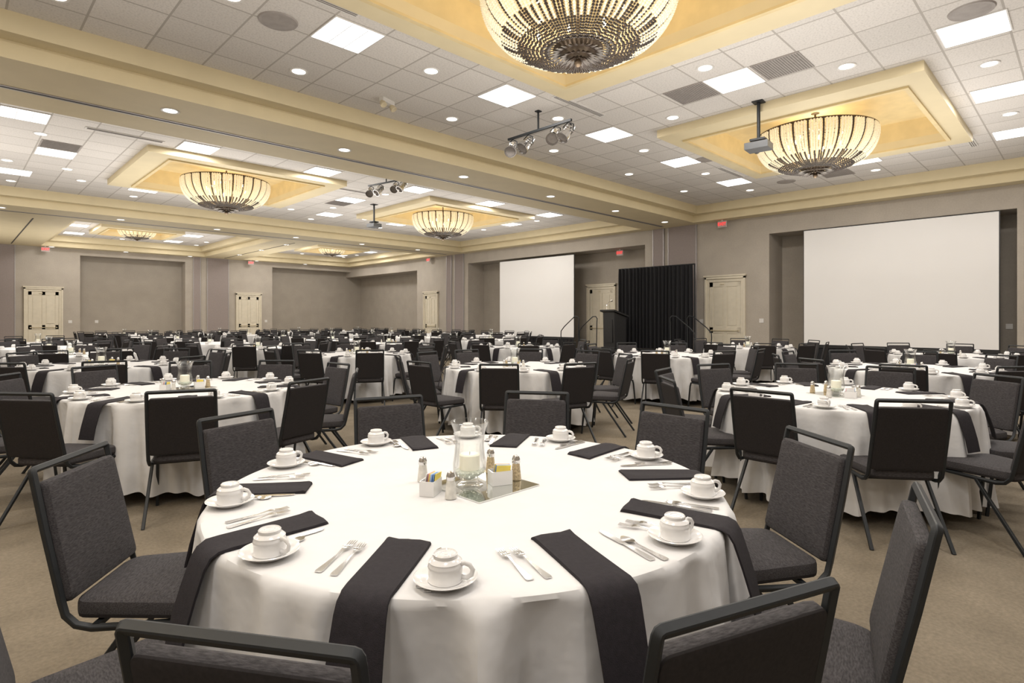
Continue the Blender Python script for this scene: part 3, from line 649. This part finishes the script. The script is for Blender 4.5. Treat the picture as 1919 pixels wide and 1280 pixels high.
def table(cx,cy,base,lod,seed,radii=None,cupoff=None,ctr=(0,0)):
    rnd=random.Random(seed)
    lab='round banquet table draped in a white floor-length cloth'
    if lod<=1:
        e=ob('banquet_table',None,(cx,cy,0),rnd.uniform(0,6) if seed else 0,label=lab,cat='table',group='round banquet tables')
        ob('tablecloth',ME_cl[0 if seed==0 else 1+seed%2],parent=e,label='white linen tablecloth with soft folds'); ob('tabletop',ME_top,parent=e)
        for k in range(4): ob('leg',ME_tleg,(0,0,0),k*pi/2,parent=e)
    else:
        ob('banquet_table',ME_clf[seed%2],(cx,cy,0),rnd.uniform(0,6),label=lab,cat='table',group='round banquet tables')
    for i in range(10):
        th=base+i*2*pi/10
        j=0 if seed<=1 else rnd.uniform(-.05,.05); rad=(radii[i] if radii else 1.17+rnd.uniform(-.02,.09))
        x=cx+rad*math.cos(th+j); y=cy+rad*math.sin(th+j)
        if seen(x,y,.5,150,500) or (seed==0): chair(x,y,th+j+pi/2+(0 if seed==0 else rnd.uniform(-.12,.12)),0 if lod==0 else (1 if lod==1 else 2))
        if not seen(cx+.8*math.cos(th),cy+.8*math.sin(th),TZ,30,200): continue
        co=(cupoff[i] if cupoff else 15)*pi/180; a=th+co; cr=.838
        px,py=cx+cr*math.cos(a),cy+cr*math.sin(a)
        u=Vector((math.cos(th),math.sin(th),0)); t=Vector((-math.sin(th),math.cos(th),0)); C=Vector((cx,cy,0))
        ncup[0]+=1
        if lod<=1:
            ob('saucer',ME_sauc,(px,py,TZ+.001),label='white china saucer under an upturned cup on white tablecloth',cat='saucer',group='china saucers')
            c=ob('coffee_cup',ME_cup,(px,py,TZ+.0098),rnd.uniform(-1,1)-pi/2 if seed else [-.3,-.6,-1,-1.2,-.5,0,0,-.8,-1.2,-1][i],label='white china coffee cup upside down on its saucer',cat='cup',group='upturned coffee cups')
            ob('handle',ME_hand,parent=c)
        elif ncup[0]>296:
            cupstuff.merge(cu,Matrix.Translation((px,py,TZ+.001)))
        else:
            if lod==2: ob('saucer',ME_saucL,(px,py,TZ+.001),label='white china saucer under an upturned cup on white tablecloth',cat='saucer',group='china saucers')
            ob('coffee_cup',ME_cupL,(px,py,TZ+(.010 if lod==2 else .001)),rnd.uniform(0,6),label='white china coffee cup upside down on its saucer' if lod==2 else 'white china coffee cup upside down on white tablecloth',cat='cup',group='upturned coffee cups')
        if lod<=2:
            ob('napkin',ME_nap[rnd.randrange(5)],(cx,cy,0),th+(rnd.uniform(-.04,.04) if seed else rnd.uniform(-.01,.01)),label='folded black cloth napkin draped over the table edge',cat='napkin',group='black napkins')
        if lod==0 or (lod==1 and seed in (1,2)):
            ex=.07 if co>.33 else 0
            def put(nm,me,tt,rr,z,lb,rot=0):
                p=C+u*rr+t*tt; ob(nm,me,(p.x,p.y,TZ+z),th+pi/2+rot,label=lb,cat=nm,group='table cutlery')
            put('fork',ME_fork,-.125,.745,.002,'stainless steel fork beside a black napkin',.06+rnd.uniform(-.05,.05))
            put('fork',ME_fork,-.165,.735,.002,'stainless steel fork beside a black napkin',.02+rnd.uniform(-.05,.05))
            put('knife',ME_knife,.096+ex,.745,.002,'stainless steel knife beside a white saucer',rnd.uniform(-.06,.06)+.05)
            put('spoon',ME_spoon,.126+ex,.79,.0025,'stainless steel spoon beside a white saucer',.1)
    mx,my=cx+ctr[0],cy+ctr[1]
    if lod<=2:
        rz=.0 if seed==0 else rnd.uniform(0,1.5)
        Rm=Matrix.Rotation(rz,3,'Z')
        def at(dx,dy): p=Rm@Vector((dx,dy,0)); return mx+p.x,my+p.y
        x,y=at(.02,-.01); ob('mirror_tile',ME_mir,(x,y,TZ+.001),rz,label='square mirror tile under the centrepiece on white tablecloth',cat='mirror',group='mirror tiles')
        x,y=at(-.02,.02)
        v=ob('hurricane_vase',None,(x,y,TZ+.0055),label='clear glass hurricane vase with white candle and pebbles',cat='vase',group='hurricane candle vases')
        ob('glass_body',ME_vase,parent=v); ob('pebbles',ME_peb,parent=v,kind='stuff',label='pale glass pebbles')
        ob('candle',ME_can,(x,y,TZ+.0055),label='white pillar candle inside the glass vase',cat='candle',group='pillar candles')
        for n_,(dx,dy) in enumerate(((-.165,-.05),(.150,-.055),(-.11,.19),(.15,.09))):
            x,y=at(dx,dy); zz=.0055 if abs(dx-.02)<.17 and abs(dy+.01)<.17 else .001
            ob('salt_shaker' if n_%2==0 else 'pepper_shaker',ME_shk[n_%2],(x,y,TZ+zz),label='small glass %s shaker with chrome cap'%('salt' if n_%2==0 else 'pepper'),cat='shaker',group='salt and pepper shakers')
        if lod<=1:
            for dx,dy,r in ((-.180,.045,.55),(.07,-.05,-.4)):
                x,y=at(dx,dy); zz=.0055 if dx>0 else .001
                c=ob('sugar_caddy',ME_cad,(x,y,TZ+zz),rz+r,label='white china caddy filled with coloured sugar packets',cat='sugar caddy',group='sugar packet caddies')
                for k in range(7):
                    q_=(0,1,1,3,0,2,3)[k]; ob('sugar_packet',ME_pk[q_],(rnd.uniform(-.006,.006),-.018+k*.0054,.006),parent=c,label=['yellow','blue','pink','white'][q_]+' paper sugar packet')
    else:
        ob('hurricane_vase',ME_vase,(mx,my,TZ+.001),label='clear glass hurricane vase on a white tablecloth',cat='vase',group='hurricane candle vases')
        ob('candle',ME_can,(mx,my,TZ-.02),label='white pillar candle inside the glass vase',cat='candle',group='pillar candles')
dg=math.radians
table(1.43,1.665,dg(-110),0,0,radii=[1.03,1.10,1.10,1.10,1.27,1.13,1.10,1.10,1.12,1.04],cupoff=[22,17,20,19,17,14,13,12,12,11],ctr=(-.02,-.05))
table(5.18,1.48,dg(-148),1,1,radii=[1.04,1.12,1.15,1.15,1.15,1.15,1.12,1.12,1.10,1.02])
table(1.54,5.68,dg(-108),1,2,radii=[1.17,1.16,1.15,1.15,1.15,1.15,1.15,1.15,1.15,1.15])
table(5.3,5.3,dg(-108),1,3)
table(8.6,1.6,dg(-100),1,4)
table(8.9,5.2,dg(-120),1,5)
table(1.5,9.3,dg(-100),1,6); table(5.2,9.15,dg(-110),1,7); table(9.0,8.9,dg(-95),2,8)
table(12.2,1.7,dg(-105),2,9); table(12.5,5.3,dg(-112),2,10)
s=11
for y in (12.5,15.8,19.1,22.4,25.6):
    for x in (1.6,4.85,8.1,11.4,14.5):
        if y>21 and x<2: continue
        if y<13 and x>14: continue
        table(x+random.uniform(-.12,.12),y+random.uniform(-.12,.12),random.uniform(0,1),2 if y<13 else 3,s); s+=1
if chstuff.v: ob('banquet_chair',chstuff.mesh('banquet_chair',['fabric','backshell','frame']),label='rows of black banquet chairs around the farthest round tables',cat='chair',kind='stuff')
if cupstuff.v: ob('coffee_cup',cupstuff.mesh('coffee_cup',['china']),label='white upturned coffee cups on the farthest tables',cat='cup',kind='stuff')

# ------------------------------------------------------------ world, camera, colour
w=bpy.data.worlds.new('World'); S.world=w; w.use_nodes=True
w.node_tree.nodes['Background'].inputs[0].default_value=(.8,.8,.85,1); w.node_tree.nodes['Background'].inputs[1].default_value=.3
cam=bpy.data.cameras.new('Camera'); cam.sensor_width=36; cam.lens=1075/1919*36; cam.shift_y=-43/1919; cam.clip_start=.05; cam.clip_end=200
co=bpy.data.objects.new('Camera',cam); co.location=(0,0,EYE); co.rotation_euler=(pi/2,0,HEAD-pi/2); COL.objects.link(co); S.camera=co
S.view_settings.view_transform='Standard'; S.view_settings.look='None'; S.view_settings.exposure=0
